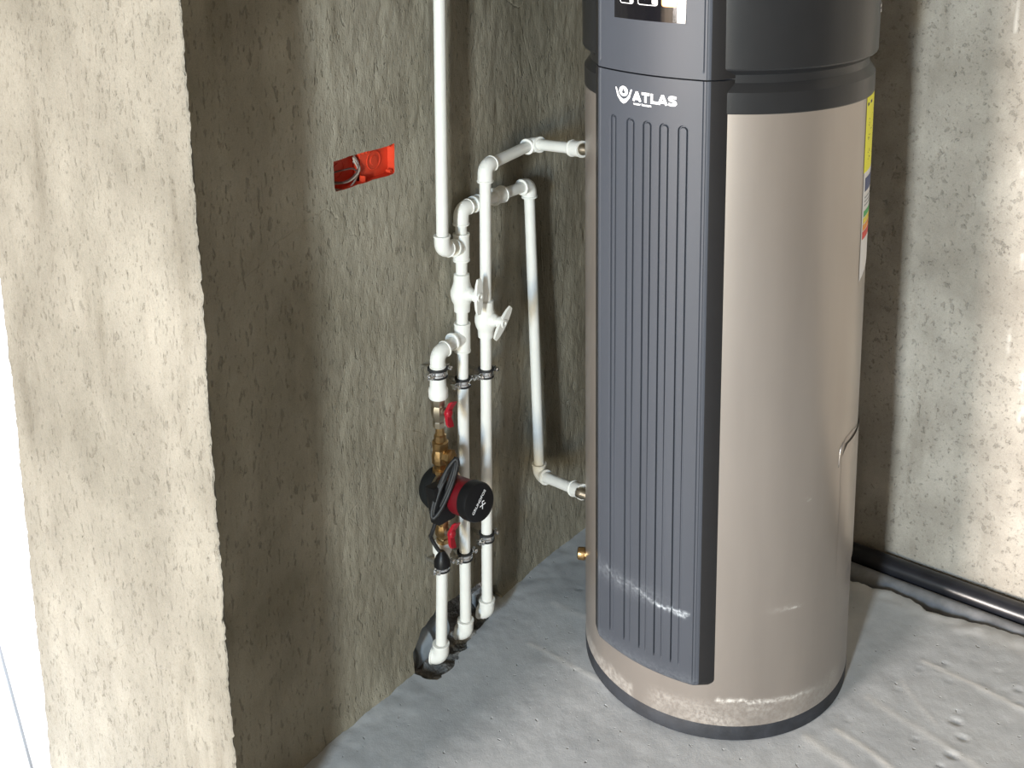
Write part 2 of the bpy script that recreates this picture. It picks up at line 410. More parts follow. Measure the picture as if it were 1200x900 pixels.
# ---- pier at the left: face Y = 1.04, X -2.0 .. -1.39
def pier():
    bm = bmesh.new(); s = .0065
    base = [(-1.995 , 1.30)]; 
    pts = [(-1.995, y) for y in rng(1.18, 1.045, .02)[:-1] if True]
    pts = [(-1.995, 1.18 - .02 * i) for i in range(7)] + [(-1.995, 1.0425)]
    pts += [(x, 1.04) for x in rng(-1.992, -1.394, s)] + [(-1.392, 1.0425)] + [(-1.393 - .0155 * k, 1.044 + .0112 * k) for k in range(1, 12)]
    zz = rng(-.15, 1.66, s) + rng(1.66, 2.7, .08)[1:]
    rows = []
    for z in zz:
        row = []
        for x, y in pts:
            p = Vector((x, y, z))
            ed = math.exp(-min(abs(x + 1.391), abs(x + 1.995)) / .012)
            n1 = fbm(Vector((x * 30, y * 30, z * 11)), 3); n2 = noise.noise(Vector((x * 90, y * 90, z * 40)))
            d = .0022 * n1 + .0016 * n2 + .004 * fbm(Vector((x * 3, y * 3, z * 2)), 2)
            k = noise.noise(Vector((x * 36, 4, z * 13)))
            if k > .36: d -= (k - .36) * .007
            sx = 1 if x > -1.7 else -1
            ex = (.0035 * noise.noise(Vector((sx * 3, y * 20, z * 42))) + .0045 * noise.noise(Vector((sx * 5, y * 30, z * 120))) + .004 * noise.noise(Vector((sx * 7, 0, z * 5)))) * ed
            row.append(bm.verts.new((x + ex * sx, y - d, z)))
        rows.append(row)
    for a, b2 in zip(rows, rows[1:]):
        for k in range(len(pts) - 1): bm.faces.new((a[k], a[k + 1], b2[k + 1], b2[k]))
    return bm
o = link('wall_pier', pier(), MP, smooth=True, auto=70); struct(o, 'pale sunlit plaster pier at the left edge of the photo')
# ---- the rest of the room
def slab(name, lo, hi, mat, label=None):
    bm = bmesh.new(); box(bm, lo, hi); return struct(link(name, bm, mat), label)
slab('ceiling', (-3.5, -5.4, 2.7), (1.8, 2.9, 2.8), M_room)
slab('wall_right', (1.68, -5.4, -.1), (1.8, 2.9, 2.8), M_room)
o = slab('wall_front', (-.95, -2.6, -.1), (-.34, -2.45, 2.8), M_room)
for k, (a, b2, z0, z1) in enumerate([(-.34, .14, -.1, .4), (-.34, .14, 2.35, 2.8), (.14, 1.7, -.1, 2.8)]):
    bm = bmesh.new(); box(bm, (a, -2.6, z0), (b2, -2.45, z1)); link('wall_panel', bm, M_room, o)
bm = bmesh.new(); box(bm, (-.34, -2.50, .4), (.14, -2.47, 2.35)); struct(link('window_3', bm, M_ext))
o = slab('wall_far_front', (-3.5, -5.4, -.1), (-3.10, -5.15, 2.8), M_room)
for a, b2, z0, z1 in ((-3.10, -1.74, -.1, .42), (-3.10, -1.74, 2.48, 2.8), (-1.74, 1.7, -.1, 2.8)):
    bm = bmesh.new(); box(bm, (a, -5.4, z0), (b2, -5.15, z1)); link('wall_panel', bm, M_room, o)
bm = bmesh.new(); box(bm, (-3.10, -5.25, .42), (-1.74, -5.2, 2.48)); struct(link('window_2', bm, M_ext))
slab('wall_near_left', (-3.5, -5.4, -.1), (-3.4, 1.12, 2.8), M_room)
slab('wall_lintel', (-3.5, 1.04, 2.2), (-1.99, 1.18, 2.8), M_room)
bm = bmesh.new(); box(bm, (-3.5, -5.4, -.12), (1.7, -2.40, -.004)); box(bm, (-3.5, -2.5, -.12), (-1.9, .6, -.006)); link('floor_slab', bm, M_room, bpy.data.objects['floor'])
# outside: white balcony seen overexposed through the opening
o = slab('trim_1', (-7, 1.18, -.70), (-1.74, 6, -.62), M_ext, 'white balcony floor outside the opening')
slab('trim_2', (-7, 4.0, -.7), (-1.74, 4.1, .6), M_ext, 'white balcony parapet outside the opening')
slab('wall_outer', (-1.74, 1.10, -.16), (-1.72, 2.9, 2.8), M_room)
# thin grey tilted rod outside the opening, at the left edge
fr = bmesh.new(); tube(fr, [(-2.581, 1.30, -0.605), (-2.700, 1.30, -0.232)], .004, 8)
struct(link('outside_rod', fr, M_rod), 'thin grey tilted rod outside the opening left of the pier')

# ================================================================ WATER HEATER
TX, TY, R = -1.0435, 2.1146, .29
PHC = math.radians(-63.7349)
heater = thing('water_heater', 'tall cylindrical water heater, champagne metal body with dark ribbed front cover', 'water heater', (TX, TY, 0))
def cyl(az, r, z): return Vector((TX + r * math.cos(az), TY + r * math.sin(az), z))
def ring_lathe(name, prof, mat, seg=128, parent=heater, capt=False, capb=False, auto=35, attr=None):
    bm = bmesh.new(); rings = []
    lay = bm.verts.layers.float.new('dust')
    for z, r in prof:
        row = []
        for k in range(seg):
            az = 2 * PI * k / seg; vv = bm.verts.new(cyl(az, r, z))
            if attr: vv[lay] = attr(az, z)
            row.append(vv)
        rings.append(row)
    for a, b2 in zip(rings, rings[1:]):
        for k in range(seg): bm.faces.new((a[k], a[(k + 1) % seg], b2[(k + 1) % seg], b2[k]))
    if capb: bm.faces.new(rings[0][::-1])
    if capt: bm.faces.new(rings[-1])
    return link(name, bm, mat, parent, auto=auto)
def body_dust(az, z):
    d = math.degrees(az - PHC); d = (d + 180) % 360 - 180
    s = 0
    # floor dust low on the shell, white scuffs
    zz = .094 - .004 * abs(d - 7) / 10
    if 2 < d < 52: s = max(s, .75 * math.exp(-((z - zz - .006 * noise.noise(Vector((d * .3, 0, 0)))) / .005) ** 2) * (1 - smooth01((d - 30) / 25)))
    s = max(s, .30 * smooth01((.10 - z) / .03) * smooth01((52 - abs(d - 20)) / 12) * (.6 + .6 * noise.noise(Vector((d * .08, z * 30, 0)))))
    s = max(s, .85 * math.exp(-((d - 33) / 2.6) ** 2 - ((z - .289) / .0022) ** 2))
    s = max(s, .22 * math.exp(-((d - 29) / 6) ** 2 - ((z - .292) / .006) ** 2))
    s = max(s, .7 * math.exp(-((d - 38) / 1.0) ** 2 - ((z - .52 + (d - 38) * .003) / .0018) ** 2))
    if d < -35: s = max(s, .3 * smooth01((.075 - z + .012 * noise.noise(Vector((d * .2, 3, 0)))) / .02))
    return s
zz = rng(.034, .14, .004) + rng(.14, .27, .02)[1:] + rng(.27, .31, .002)[1:] + rng(.31, .50, .03)[1:] + rng(.50, .54, .003)[1:] + rng(.54, 1.316, .06)[1:]
ring_lathe('body', [(.036, .280)] + [(z, R) for z in zz], M_body, 240, attr=body_dust, auto=45)
ring_lathe('base_ring', [(0, .285), (.002, .2895), (.034, .2905), (.037, .289), (.0375, .28)], M_ring, 128, capb=True)
# plastic cap: lower collar, groove, wider upper hood
ring_lathe('collar', [(1.309, .286), (1.309, .2905), (1.311, .2915), (1.346, .2915), (1.349, .2912), (1.3625, .2815), (1.3650, .2795), (1.3775, .2790), (1.380, .2795), (1.3905, .2935), (1.3935, .2950),
           (1.55, .2962), (1.80, .2962), (1.84, .290), (1.87, .27), (1.885, .22), (1.89, .12), (1.89, .01)], M_cap, 160, capt=True, auto=25)
# front cover
CB, CD, CW, CS, CWB = .5097, .2825, .1209, .0181, .1500
ph = PHC - CB; cn = Vector((math.cos(ph), math.sin(ph), 0)); ct = Vector((-cn.y, cn.x, 0)); T3 = Vector((TX, TY, 0))
def front(s, z, off=0):
    a = s / CW; nrm = (cn + ct * (2 * CS * a / CW)).normalized()
    return T3 + cn * (CD + CS * (1 - a * a)) + ct * s + nrm * off + Vector((0, 0, z))
def capsule(s, z, cx, hw, z0, z1):
    dz = 0
    if z > z1 - hw: dz = z - (z1 - hw)
    if z < z0: dz = z - z0
    return math.hypot(s - cx, dz) - hw
ribs = [(-.0770, .0055), (-.0345, .0078), (.0040, .0078), (.0400, .0080), (.0775, .0082)]
def groove(s, z):
    g = 0
    for cx, hw in ribs:
        d = abs(capsule(s, z, cx, hw, .165, 1.284))
        if d < .0024:
            k = 1 if s < cx else (.35 + .65 * smooth01((z - .45) / .5))
            if z < .172: k = 0
            g = max(g, k * (1 - smooth01((d - .0008) / .0014)))
    return g
sm = [((-.092, .315), (-.078, .302), .4), ((-.078, .302), (-.035, .307), .22), ((-.06, .297), (-.03, .300), .3), ((-.035, .309), (-.002, .305), .22), ((-.01, .305), (.010, .297), .5), ((.010, .297), (.028, .289), .6),
      ((.030, .289), (.055, .284), 1.0), ((.062, .290), (.100, .289), 1.0), ((.066, .284), (.096, .281), .9), ((-.02, .300), (.004, .292), .3)]
def cdust(s, z):
    v = 0
    if .24 < z < .35:
        w_ = .004 * noise.noise(Vector((s * 90, z * 90, 0)))
        for a, b2, k in sm: v = max(v, k * math.exp(-(segd(s, z + w_, a, b2) / .0032) ** 2))
        v = max(v, .10 * math.exp(-((z - .30) / .02) ** 2) * smooth01((.1 - s) / .1))
    if z < .2: v = max(v, .12 * smooth01((.17 - z) / .05))
    return v
def cover_mesh(z0, z1, grooves=True, roundb=True):
    bm = bmesh.new(); lay = bm.verts.layers.float.new('dust')
    ss = set()
    for x in rng(-CW, CW, .006): ss.add(round(x, 5))
    if grooves:
        for cx, hw in ribs:
            for x in rng(cx - hw - .0022, cx + hw + .0022, .0006): ss.add(round(x, 5))
    for x in (-.1150, -.1143, -.1136, -.1129, -.1122, .1122, .1129, .1136, .1143, .1150, -.118, .118, -.1195, .1195): ss.add(x)
    ss = sorted(ss)
    zs_ = rng(z0, z0 + .06, .004)
    if grooves: zs_ += rng(z0 + .06, .24, .02)[1:] + rng(.24, .35, .0035)[1:] + rng(.35, 1.268, .045)[1:] + rng(1.268, 1.290, .0008)[1:] + rng(1.290, z1, .02)[1:]
    else: zs_ += rng(z0 + .06, z1, .03)[1:]
    cb = T3 + cn * .236 + ct * CWB; db = T3 + cn * .236 - ct * CWB
    rows = []
    for z in zs_:
        row = []
        lift = 0
        tb = (z - z0) / .016
        rd = 0 if (tb > 1 or not roundb) else (1 - math.sqrt(max(0, 1 - (1 - tb) ** 2)))       # rounded lower lip
        tt = (z1 - z) / .0016
        rt = 0 if tt > 1 else (1 - tt) * .15
        def addv(p, dst=0):
            cen = Vector((T3.x, T3.y, p.z)) + cn * .2
            q = p + (cen - p) * (rd * .12 + rt * .02); vv = bm.verts.new(q); vv[lay] = dst; return vv
        row.append(addv(db + Vector((0, 0, z))))
        row.append(addv(T3 + cn * .262 - ct * (CWB - .009) + Vector((0, 0, z))))
        row.append(addv(T3 + cn * (CD - .005) - ct * (CW + .0035) + Vector((0, 0, z))))
        for s in ss:
            off = 0
            if grooves: off -= .0045 * groove(s, z)
            e = abs(abs(s) - .1136)
            if e < .0013 and z > z0 + .012: off -= .0016 * (1 - e / .0013)
            if abs(s) > CW - .0016: off -= .0012
            row.append(addv(front(s, z, off), cdust(s, z)))
        row.append(addv(T3 + cn * (CD - .005) + ct * (CW + .0035) + Vector((0, 0, z))))
        row.append(addv(T3 + cn * .262 + ct * (CWB - .009) + Vector((0, 0, z))))
        row.append(addv(cb + Vector((0, 0, z))))
        rows.append(row)
    for a, b2 in zip(rows, rows[1:]):
        for k in range(len(a) - 1):
            f = bm.faces.new((a[k], a[k + 1], b2[k + 1], b2[k]))
            f.material_index = 1 if (k < 2 or k > len(a) - 4) else 0
    n_ = len(rows[0])
    for row in (rows[0], rows[-1]):
        c0 = bm.verts.new(Vector((T3.x, T3.y, row[n_ // 2].co.z)) + cn * .236)
        for k in range(n_ - 1):
            try: bm.faces.new((row[k], row[k + 1], c0))
            except ValueError: pass
    return bm
link('front_cover', cover_mesh(.1249, 1.3712), [M_cover, M_side], heater, auto=32)
link('upper_cover', cover_mesh(1.3742, 1.80, False, False), [M_cover, M_side], heater, auto=32)
# lettering of the cover
def text_mesh(txt, s0, s1, z0, h, parent, mat, name, bold=0, shear=0, fn=None, off=.0006):
    cu = bpy.data.curves.new('t', 'FONT'); cu.body = txt; cu.offset = bold; cu.shear = shear; cu.resolution_u = 3
    to = bpy.data.objects.new('t', cu); C.objects.link(to)
    dg = bpy.context.evaluated_depsgraph_get(); me = bpy.data.meshes.new_from_object(to.evaluated_get(dg))
    bpy.data.objects.remove(to)
    bm = bmesh.new(); bm.from_mesh(me); bpy.data.meshes.remove(me)
    xs_ = [v.co.x for v in bm.verts]; ys_ = [v.co.y for v in bm.verts]
    x0, x1, y0, y1 = min(xs_), max(xs_), min(ys_), max(ys_)
    for v in bm.verts:
        a = (v.co.x - x0) / (x1 - x0); b2 = (v.co.y - y0) / (y1 - y0)
        v.co = fn(s0 + (s1 - s0) * a, z0 + h * b2, off)
    return link(name, bm, mat, parent)
def strokes(chars, s0, z0, wd, ht, gap, th, name, off=.0006):
    bm = bmesh.new(); x = s0
    for ch in chars:
        for pl in GLYPH[ch]:
            P2 = [Vector((x + p[0] * wd, z0 + p[1] * ht)) for p in pl]; n = len(P2); Lf = []; Rt = []
            for i in range(n):
                d = (P2[min(i + 1, n - 1)] - P2[max(i - 1, 0)]).normalized(); q = Vector((-d.y, d.x)) * th / 2
                Lf.append(P2[i] + q); Rt.append(P2[i] - q)
            for i in range(n - 1):
                bm.faces.new([bm.verts.new(front(q.x, q.y, off)) for q in (Lf[i], Lf[i + 1], Rt[i + 1], Rt[i])])
        x += wd + gap - (.003 if ch == 'L' else 0)
    return link(name, bm, M_logo, heater)
GLYPH = {'A': [[(.04, 0), (.5, .98)], [(.96, 0), (.5, .98)], [(.22, .27), (.78, .27)]], 'T': [[(0, .88), (1, .88)], [(.5, 0), (.5, .9)]],
         'L': [[(.14, 0), (.14, 1)], [(.0, .12), (.92, .12)]],
         'S': [[(.94, .82), (.7, .88), (.4, .88), (.2, .84), (.13, .72), (.2, .60), (.45, .54), (.7, .47), (.87, .38), (.88, .24), (.75, .14), (.5, .11), (.28, .12), (.04, .18)]]}
strokes('ATLAS', -.0280, 1.3205, .0172, .0185, .0024, .0050, 'lettering')
text_mesh('water heaters', -.0275, .0130, 1.3130, .0050, heater, M_logo, 'small_lettering', bold=.02, fn=front)
# emblem: V-shaped cup holding a disc with a drop
bm = bmesh.new()
def flat(bm, pts2, off=.0006):
    vs_ = [bm.verts.new(front(s, z, off)) for s, z in pts2]; bm.faces.new(vs_)
ec, ez = -.0512, 1.3300
outer = [(-.0205, .0110), (-.0150, -.0060), (-.0070, -.0150), (0, -.0185), (.0070, -.0150), (.0150, -.0060), (.0205, .0110)]
inner = [(-.0175, .0110), (-.0125, -.0010), (-.0065, -.0075), (0, -.0100), (.0065, -.0075), (.0125, -.0010), (.0175, .0110)]
for k in range(6):
    flat(bm, [(ec + outer[k][0], ez + outer[k][1]), (ec + outer[k + 1][0], ez + outer[k + 1][1]), (ec + inner[k + 1][0], ez + inner[k + 1][1]), (ec + inner[k][0], ez + inner[k][1])])
flat(bm, [(ec + .0108 * math.cos(a * PI / 12), ez + .0055 + .0098 * math.sin(a * PI / 12)) for a in range(24)])
em = link('emblem', bm, M_logo, heater)
bm = bmesh.new()
flat(bm, [(ec + .0035 * math.cos(a * PI / 6) * (1 if a < 6 else 1), ez + .0040 + .0035 * math.sin(a * PI / 6) + (.0055 if a == 3 else 0)) for a in range(12)], .0010)
link('drop', bm, M_cover, em)
# control display
bm = bmesh.new()
sd = rng(-.0740, .0795, .008)
va = [bm.verts.new(front(s, 1.4745, .0018)) for s in sd]; vb = [bm.verts.new(front(s, 1.62, .0018)) for s in sd]
vc = [bm.verts.new(front(s, 1.4745, -.001)) for s in sd]; vd = [bm.verts.new(front(s, 1.62, -.001)) for s in sd]
for k in range(len(sd) - 1):
    bm.faces.new((va[k], va[k + 1], vb[k + 1], vb[k])); bm.faces.new((vc[k], vc[k + 1], va[k + 1], va[k]))
bm.faces.new((va[0], vb[0], vd[0], vc[0])); bm.faces.new((va[-1], vc[-1], vd[-1], vb[-1]))
disp = link('display', bm, M_glassblk, heater)
def rrect(bm, s0, s1, z0, z1, r, off):
    pts2 = []
    for cx, cz, a0 in ((s1 - r, z1 - r, 0), (s0 + r, z1 - r, 90), (s0 + r, z0 + r, 180), (s1 - r, z0 + r, 270)):
        for k in range(4):
            a = math.radians(a0 + 30 * k); pts2.append((cx + r * math.cos(a), cz + r * math.sin(a)))
    flat(bm, pts2, off)
for k, (s0, s1) in enumerate(((-.0595, -.0275), (-.0180, .0250), (.0325, .0640))):
    bm = bmesh.new(); rrect(bm, s0, s1, 1.503, 1.535, .005, .0022)
    ic = link('button', bm, M_icono if k == 2 else M_iconw, disp)
    bm = bmesh.new(); rrect(bm, s0 + .0016, s1 - .0016, 1.5046, 1.5334, .004, .0025)
    if k == 2: rrect(bm, s0 + .005, s1 - .002, 1.512, 1.530, .004, .0028)
    link('button_face', bm, M_icony if k == 2 else M_glassblk, disp)
bm = bmesh.new(); flat(bm, [(.000, 1.513), (.006, 1.522), (-.006, 1.522)], .0029); link('symbol', bm, M_iconw, disp)
bm = bmesh.new(); rrect(bm, -.036, -.0285, 1.506, 1.533, .001, .0029); link('symbol', bm, M_iconw, disp)
bm = bmesh.new(); rrect(bm, .013, .024, 1.506, 1.526, .003, .0029); link('symbol', bm, M_iconw, disp)

# labels wrapped on the right flank of the body
def curved(name, d0, d1, z0, z1, r, mat, parent, skew=0, n=8):
    bm = bmesh.new(); A = []
    for k in range(n + 1):
        d = PHC + math.radians(d0 + (d1 - d0) * k / n)
        A.append((bm.verts.new(cyl(d, r, z0 + skew * k / n)), bm.verts.new(cyl(d, r, z1)), ))
    for k in range(n): bm.faces.new((A[k][0], A[k + 1][0], A[k + 1][1], A[k][1]))
    return link(name, bm, mat, parent, smooth=True)
yl = curved('yellow_label', 66.3, 100, 1.158, 1.309, .2908, M_yel, heater)
bm = bmesh.new()
for k in range(46):
    d = PHC + math.radians(random.uniform(69, 95)); z = random.uniform(1.17, 1.29); p = cyl(d, .2911, z); q = cyl(d + .012, .2911, z); p2 = cyl(d + .012, .2911, z + .0022); p3 = cyl(d, .2911, z + .0022)
    bm.faces.new([bm.verts.new(v) for v in (p, q, p2, p3)])
d = PHC + math.radians(67.5); e = PHC + math.radians(74)
bm.faces.new([bm.verts.new(v) for v in (cyl(d, .2911, 1.291), cyl(e, .2911, 1.294), cyl(e, .2911, 1.300), cyl(d, .2911, 1.297))])
link('label_print', bm, M_ink, yl)['kind'] = 'stuff'
wl = curved('energy_label', 66.6, 100, .935, 1.158, .2908, M_lab, heater, skew=.05)
curved('blue_field', 68.6, 90, 1.118, 1.146, .2911, M_b, wl)
for k, mt in enumerate((M_g, M_y, M_o, M_r)):
    curved('colour_bar', 68.5 - .2 * k, 88, 1.066 - .014 * k - (0 if k < 3 else .004), 1.078 - .014 * k, .2911, mt, wl)
for k in range(3): curved('label_print', 68.8, 85, 1.088 + .008 * k, 1.091 + .008 * k, .2911, M_drain, wl)
curved('rating_mark', 76.5, 100, 1.467, 1.473, .2966, M_logo, heater); curved('rating_mark', 76.5, 100, 1.477, 1.483, .2966, M_logo, heater)
# side hand-hold bead and lapped plate, low on the right
bm = bmesh.new()
pth = [(55.6, .558), (55.8, .575), (56.6, .595), (58.5, .605), (62.1, .611), (67, .613), (73, .606), (80, .604)]
pp = []
for i in range(len(pth) - 1):
    for t in (0, .5): pp.append(cyl(PHC + math.radians(pth[i][0] * (1 - t) + pth[i + 1][0] * t), R, pth[i][1] * (1 - t) + pth[i + 1][1] * t))
tube(bm, pp, [.0010] + [.0024] * (len(pp) - 2) + [.002], 10); link('pressed_bead', bm, M_body, heater, smooth=True)
bm = bmesh.new(); L = []
for k in range(11):
    d = 57.5 + 4 * k; zt = .575 if k == 0 else .598
    L.append((bm.verts.new(cyl(PHC + math.radians(d), .2925 if k else .2902, .30)), bm.verts.new(cyl(PHC + math.radians(d), .2925 if k else .2902, zt))))
for k in range(10): bm.faces.new((L[k][0], L[k + 1][0], L[k + 1][1], L[k][1]))
link('side_plate', bm, M_body, heater, smooth=True)
# ports where the white pipes enter, brass drain plug
pu = Vector((-1.329, 2.0134, 1.1461)); pl_ = Vector((-1.329, 2.0075, .330))
for p in (pu, pl_):
    bm = bmesh.new(); lathe_axis(bm, p + Vector((-.012, -.0, 0)), (1, .0, 0), [(0, .013), (.006, .0135), (.014, .0135), (.018, .012), (.060, .012)], 20)
    link('inlet_port', bm, M_nickel, heater, auto=40)
bm = bmesh.new(); pn = Vector((-1.287, 1.960, .2176)); dn = Vector((-.88, -.48, 0)).normalized()
lathe_axis(bm, pn - dn * .03, dn, [(0, .011), (.032, .011), (.033, .0135), (.036, .0145), (.048, .0140), (.050, .011), (.050, .008), (.044, .007)], 12); link('drain_plug', bm, M_brass, heater, auto=30)

# ================================================================ PIPES
PR, FR = .0127, .0166
pgroup = 'white plastic water pipes on the left wall'
def part_pipe(parent, a, b2, r=PR, name='pipe', mids=()):
    bm = bmesh.new(); tube(bm, [a, *mids, b2], r, 20); return link(name, bm, M_ppr, parent, auto=40)
def part_elbow(parent, p, d1, d2, arm=.026, arm2=None, r=FR):
    """corner at p, legs going from p along -d1 and +d2"""
    p = Vector(p); d1 = Vector(d1).normalized(); d2 = Vector(d2).normalized(); arm2 = arm2 or arm
    bm = bmesh.new(); pts = [p - d1 * arm] + arc_corner(p, d1, d2, .017, 8) + [p + d2 * arm2]
    tube(bm, pts, r, 22)
    for q, d in ((p - d1 * arm, d1), (p + d2 * arm2, -d2)):
        lathe_axis(bm, q - d * .0008, d, [(0, .0135), (0, r + .0012), (.0035, r + .0016), (.0045, r)], 22, cap=False)
    return link('elbow', bm, M_ppr, parent, auto=40)
def part_socket(parent, p, d, L, r=FR, name='socket', mat=None):
    d = Vector(d).normalized(); bm = bmesh.new()
    lathe_axis(bm, Vector(p) - d * L / 2, d, [(0, r - .003), (0, r + .0008), (.004, r + .0012), (.005, r - .0003), (L - .005, r - .0003), (L - .004, r + .0012), (L, r + .0008), (L, r - .003)], 22)
    return link(name, bm, mat or M_ppr, parent, auto=40)
def part_tee(parent, p, d, db, L=.066, Lb=.036):
    p = Vector(p); d = Vector(d).normalized(); db = Vector(db).normalized(); bm = bmesh.new(); r = .0175
    lathe_axis(bm, p - d * L / 2, d, [(0, r - .003), (0, r + .0006), (.004, r + .001), (.005, r), (L - .005, r), (L - .004, r + .001), (L, r + .0006), (L, r - .003)], 22)
    lathe_axis(bm, p, db, [(0, r - .001), (Lb - .005, r - .001), (Lb - .004, r + .0022), (Lb, r + .0018), (Lb, r - .003)], 22)
    return link('tee', bm, M_ppr, parent, auto=40)
def part_valve(parent, p, axis, wing, hd=(1, 0, 0)):
    """white stop valve: bulged body on the pipe, stem and two-winged handle"""
    p = Vector(p); axis = Vector(axis).normalized(); hd = Vector(hd).normalized(); bm = bmesh.new()
    lathe_axis(bm, p - axis * .043, axis, [(0, .0140), (0, .0172), (.010, .0178), (.016, .0180), (.026, .0225), (.036, .0250), (.046, .0250), (.058, .0205), (.066, .0180), (.084, .0172), (.086, .014)], 26)
    vb_ = link('valve', bm, M_ppr, parent, auto=45)
    bm = bmesh.new(); lathe_axis(bm, p, hd, [(.0, .018), (.020, .0165), (.030, .0125), (.032, .0095), (.044, .0090)], 18)
    link('stem', bm, M_ppr, vb_, auto=40)
    wing = Vector(wing).normalized(); side = hd.cross(wing).normalized(); c = p + hd * .042
    bm = bmesh.new(); Lw = .040
    # winged plate: narrow at the tips, waist round the hub, tips folded outward
    outl = [(-Lw, -.0050), (-Lw * .7, -.0085), (-.011, -.0105), (.011, -.0105), (Lw * .7, -.0085), (Lw, -.0050), (Lw, .0050), (Lw * .7, .0085), (.011, .0105), (-.011, .0105), (-Lw * .7, .0085), (-Lw, .0050)]
    lo = [bm.verts.new(c + wing * a + side * b2 + hd * (.001 + .002 * (abs(a) / Lw) ** 2)) for a, b2 in outl]
    hi = [bm.verts.new(c + wing * a + side * b2 + hd * (.0085 - .001 * (abs(a) / Lw) ** 2)) for a, b2 in outl]
    n_ = len(outl)
    def strip(vs_, rev):
        # quads between the two long sides
        for k in range(5):
            q = (vs_[k], vs_[k + 1], vs_[n_ - 2 - k], vs_[n_ - 1 - k]); bm.faces.new(q if not rev else q[::-1])
    strip(lo, True); strip(hi, False)
    for k in range(n_): bm.faces.new((lo[k], lo[(k + 1) % n_], hi[(k + 1) % n_], hi[k]))
    lathe_axis(bm, c - hd * .004, hd, [(0, .0135), (.010, .0120), (.0145, .0085), (.0145, .0045), (.011, .0040)], 16)
    h = link('handle', bm, M_ppr, vb_, auto=40)
    return vb_
UP = Vector((0, 0, 1)); AY = Vector((0, 1, 0)); AX = Vector((1, 0, 0))
# feed pipe coming down from the ceiling
def L3(*a): return Vector(a)
feed = thing('water_pipe', 'white plastic pipe dropping from above, leftmost, ending in an elbow joined to the next riser', 'pipe', (-1.484, 1.712, .966), pgroup)
p0 = L3(-1.5025, 1.74, 0.9638); tB = L3(-1.5086, 1.8083, 0.9466)
dd = (tB - p0).normalized()
part_pipe(feed, p0, L3(-1.4985, 1.7496, 1.6179), name='pipe', mids=[]); part_pipe(feed, L3(-1.4985, 1.7496, 1.6179), L3(-1.4985, 1.7516, 2.7114))
part_elbow(feed, p0, (0, 0, -1), dd, .030, .024, .0168)
# riser B and its loop to the tank
rb = thing('water_pipe', 'middle white riser pipe with two tees, stop valve and loop to the lower tank port', 'pipe', (-1.480, 1.7566, .06), pgroup)
B0 = L3(-1.4985, 1.781, 0.0303); B1 = L3(-1.5137, 1.8169, 1.0291)
bd = (B1 - B0).normalized(); bx = lambda z: B0 + (B1 - B0) * ((z - B0.z) / (B1.z - B0.z))
part_pipe(rb, B0, bx(0.7269)); part_pipe(rb, bx(0.7471), bx(0.8281)); part_pipe(rb, bx(0.8484), B1)
part_elbow(rb, B0, (0, 0, -1), (-1, -.25, 0), .034, .022, .0178)
part_tee(rb, bx(0.7405), bd, (0, -1, .05)); 
part_tee(rb, bx(0.9445), bd, -dd, .062, .030)
part_valve(rb, bx(0.8433), bd, (0, .04, 1))
part_elbow(rb, B1, bd, (0, 1, -.03), .034, .026)
E2 = L3(-1.5157, 2.068, 1.0215)
part_pipe(rb, B1, E2)
part_socket(rb, L3(-1.5152, 1.8711, 1.0276), (0, 1, -.03), .022, .0178, 'coupling'); part_socket(rb, L3(-1.5152, 1.9500, 1.0254), (0, 1, -.03), .034, .0192, 'coupling')
D1 = L3(-1.5005, 2.0776, 0.2844)
part_elbow(rb, E2, (0, 1, -.03), D1 - E2, .030, .030, .0175); part_pipe(rb, E2, D1)
P1 = L3(-1.329, 2.0125, .330); part_elbow(rb, D1, D1 - E2, P1 - D1, .030, .030, .0170); part_pipe(rb, D1, P1)
dp = (P1 - D1).normalized(); part_socket(rb, P1 - dp * .022, dp, .040, .0175, 'adapter')
# riser C with its valve, over to the upper tank port
rc = thing('water_pipe', 'white riser pipe nearest the tank, with winged valve and run to upper tank port', 'pipe', (-1.475, 1.8285, .07), pgroup)
C0 = L3(-1.4934, 1.8539, 0.0424); C1 = L3(-1.4803, 1.8615, 1.1192); cd_ = (C1 - C0).normalized(); cx_ = lambda z: C0 + (C1 - C0) * ((z - C0.z) / (C1.z - C0.z))
part_pipe(rc, C0, cx_(0.7674)); part_pipe(rc, cx_(0.7775), C1)
part_elbow(rc, C0, (0, 0, -1), (-1, -.2, 0), .034, .020, .0178)
part_valve(rc, cx_(0.7724), cd_, (0, .72, .70))
E3 = L3(-1.4944, 2.0554, 1.1248)
part_elbow(rc, C1, cd_, E3 - C1, .034, .026); part_pipe(rc, C1, E3)
P2 = L3(-1.329, 2.0134, 1.1461); part_elbow(rc, E3, E3 - C1, P2 - E3, .026, .026, .0172); part_pipe(rc, E3, P2)
dp = (P2 - E3).normalized(); part_socket(rc, P2 - dp * .020, dp, .036, .0178, 'adapter')
# riser A: upper stub from the tee to the brass valve, lower stub below the pump
AX0, AY0 = -1.5005, 1.7116
ra = thing('water_pipe', 'short white elbow stub above the brass valve, branching off the middle riser', 'pipe', (AX0, AY0, .66), pgroup)
A1 = L3(AX0, AY0 + .001, 0.7405)
part_elbow(ra, A1, (0, 0, 1), (0, 1, .05), .030, .026, .0166); part_pipe(ra, A1, L3(AX0, AY0, 0.6762)); part_pipe(ra, A1, bx(0.7425) + Vector((0, -.01, 0)))
bm = bmesh.new(); lathe_axis(bm, (AX0, AY0, 0.6398), UP, [(0, .016), (0, .0195), (.003, .0212), (.020, .0212), (.026, .0180), (.060, .0168), (.061, .0130)], 16)
link('threaded_adapter', bm, M_ppr, ra, auto=35)
rl = thing('water_pipe', 'short white pipe rising from the floor hole to the pump, leftmost of the three feet', 'pipe', (-1.48, 1.67, .05), pgroup)
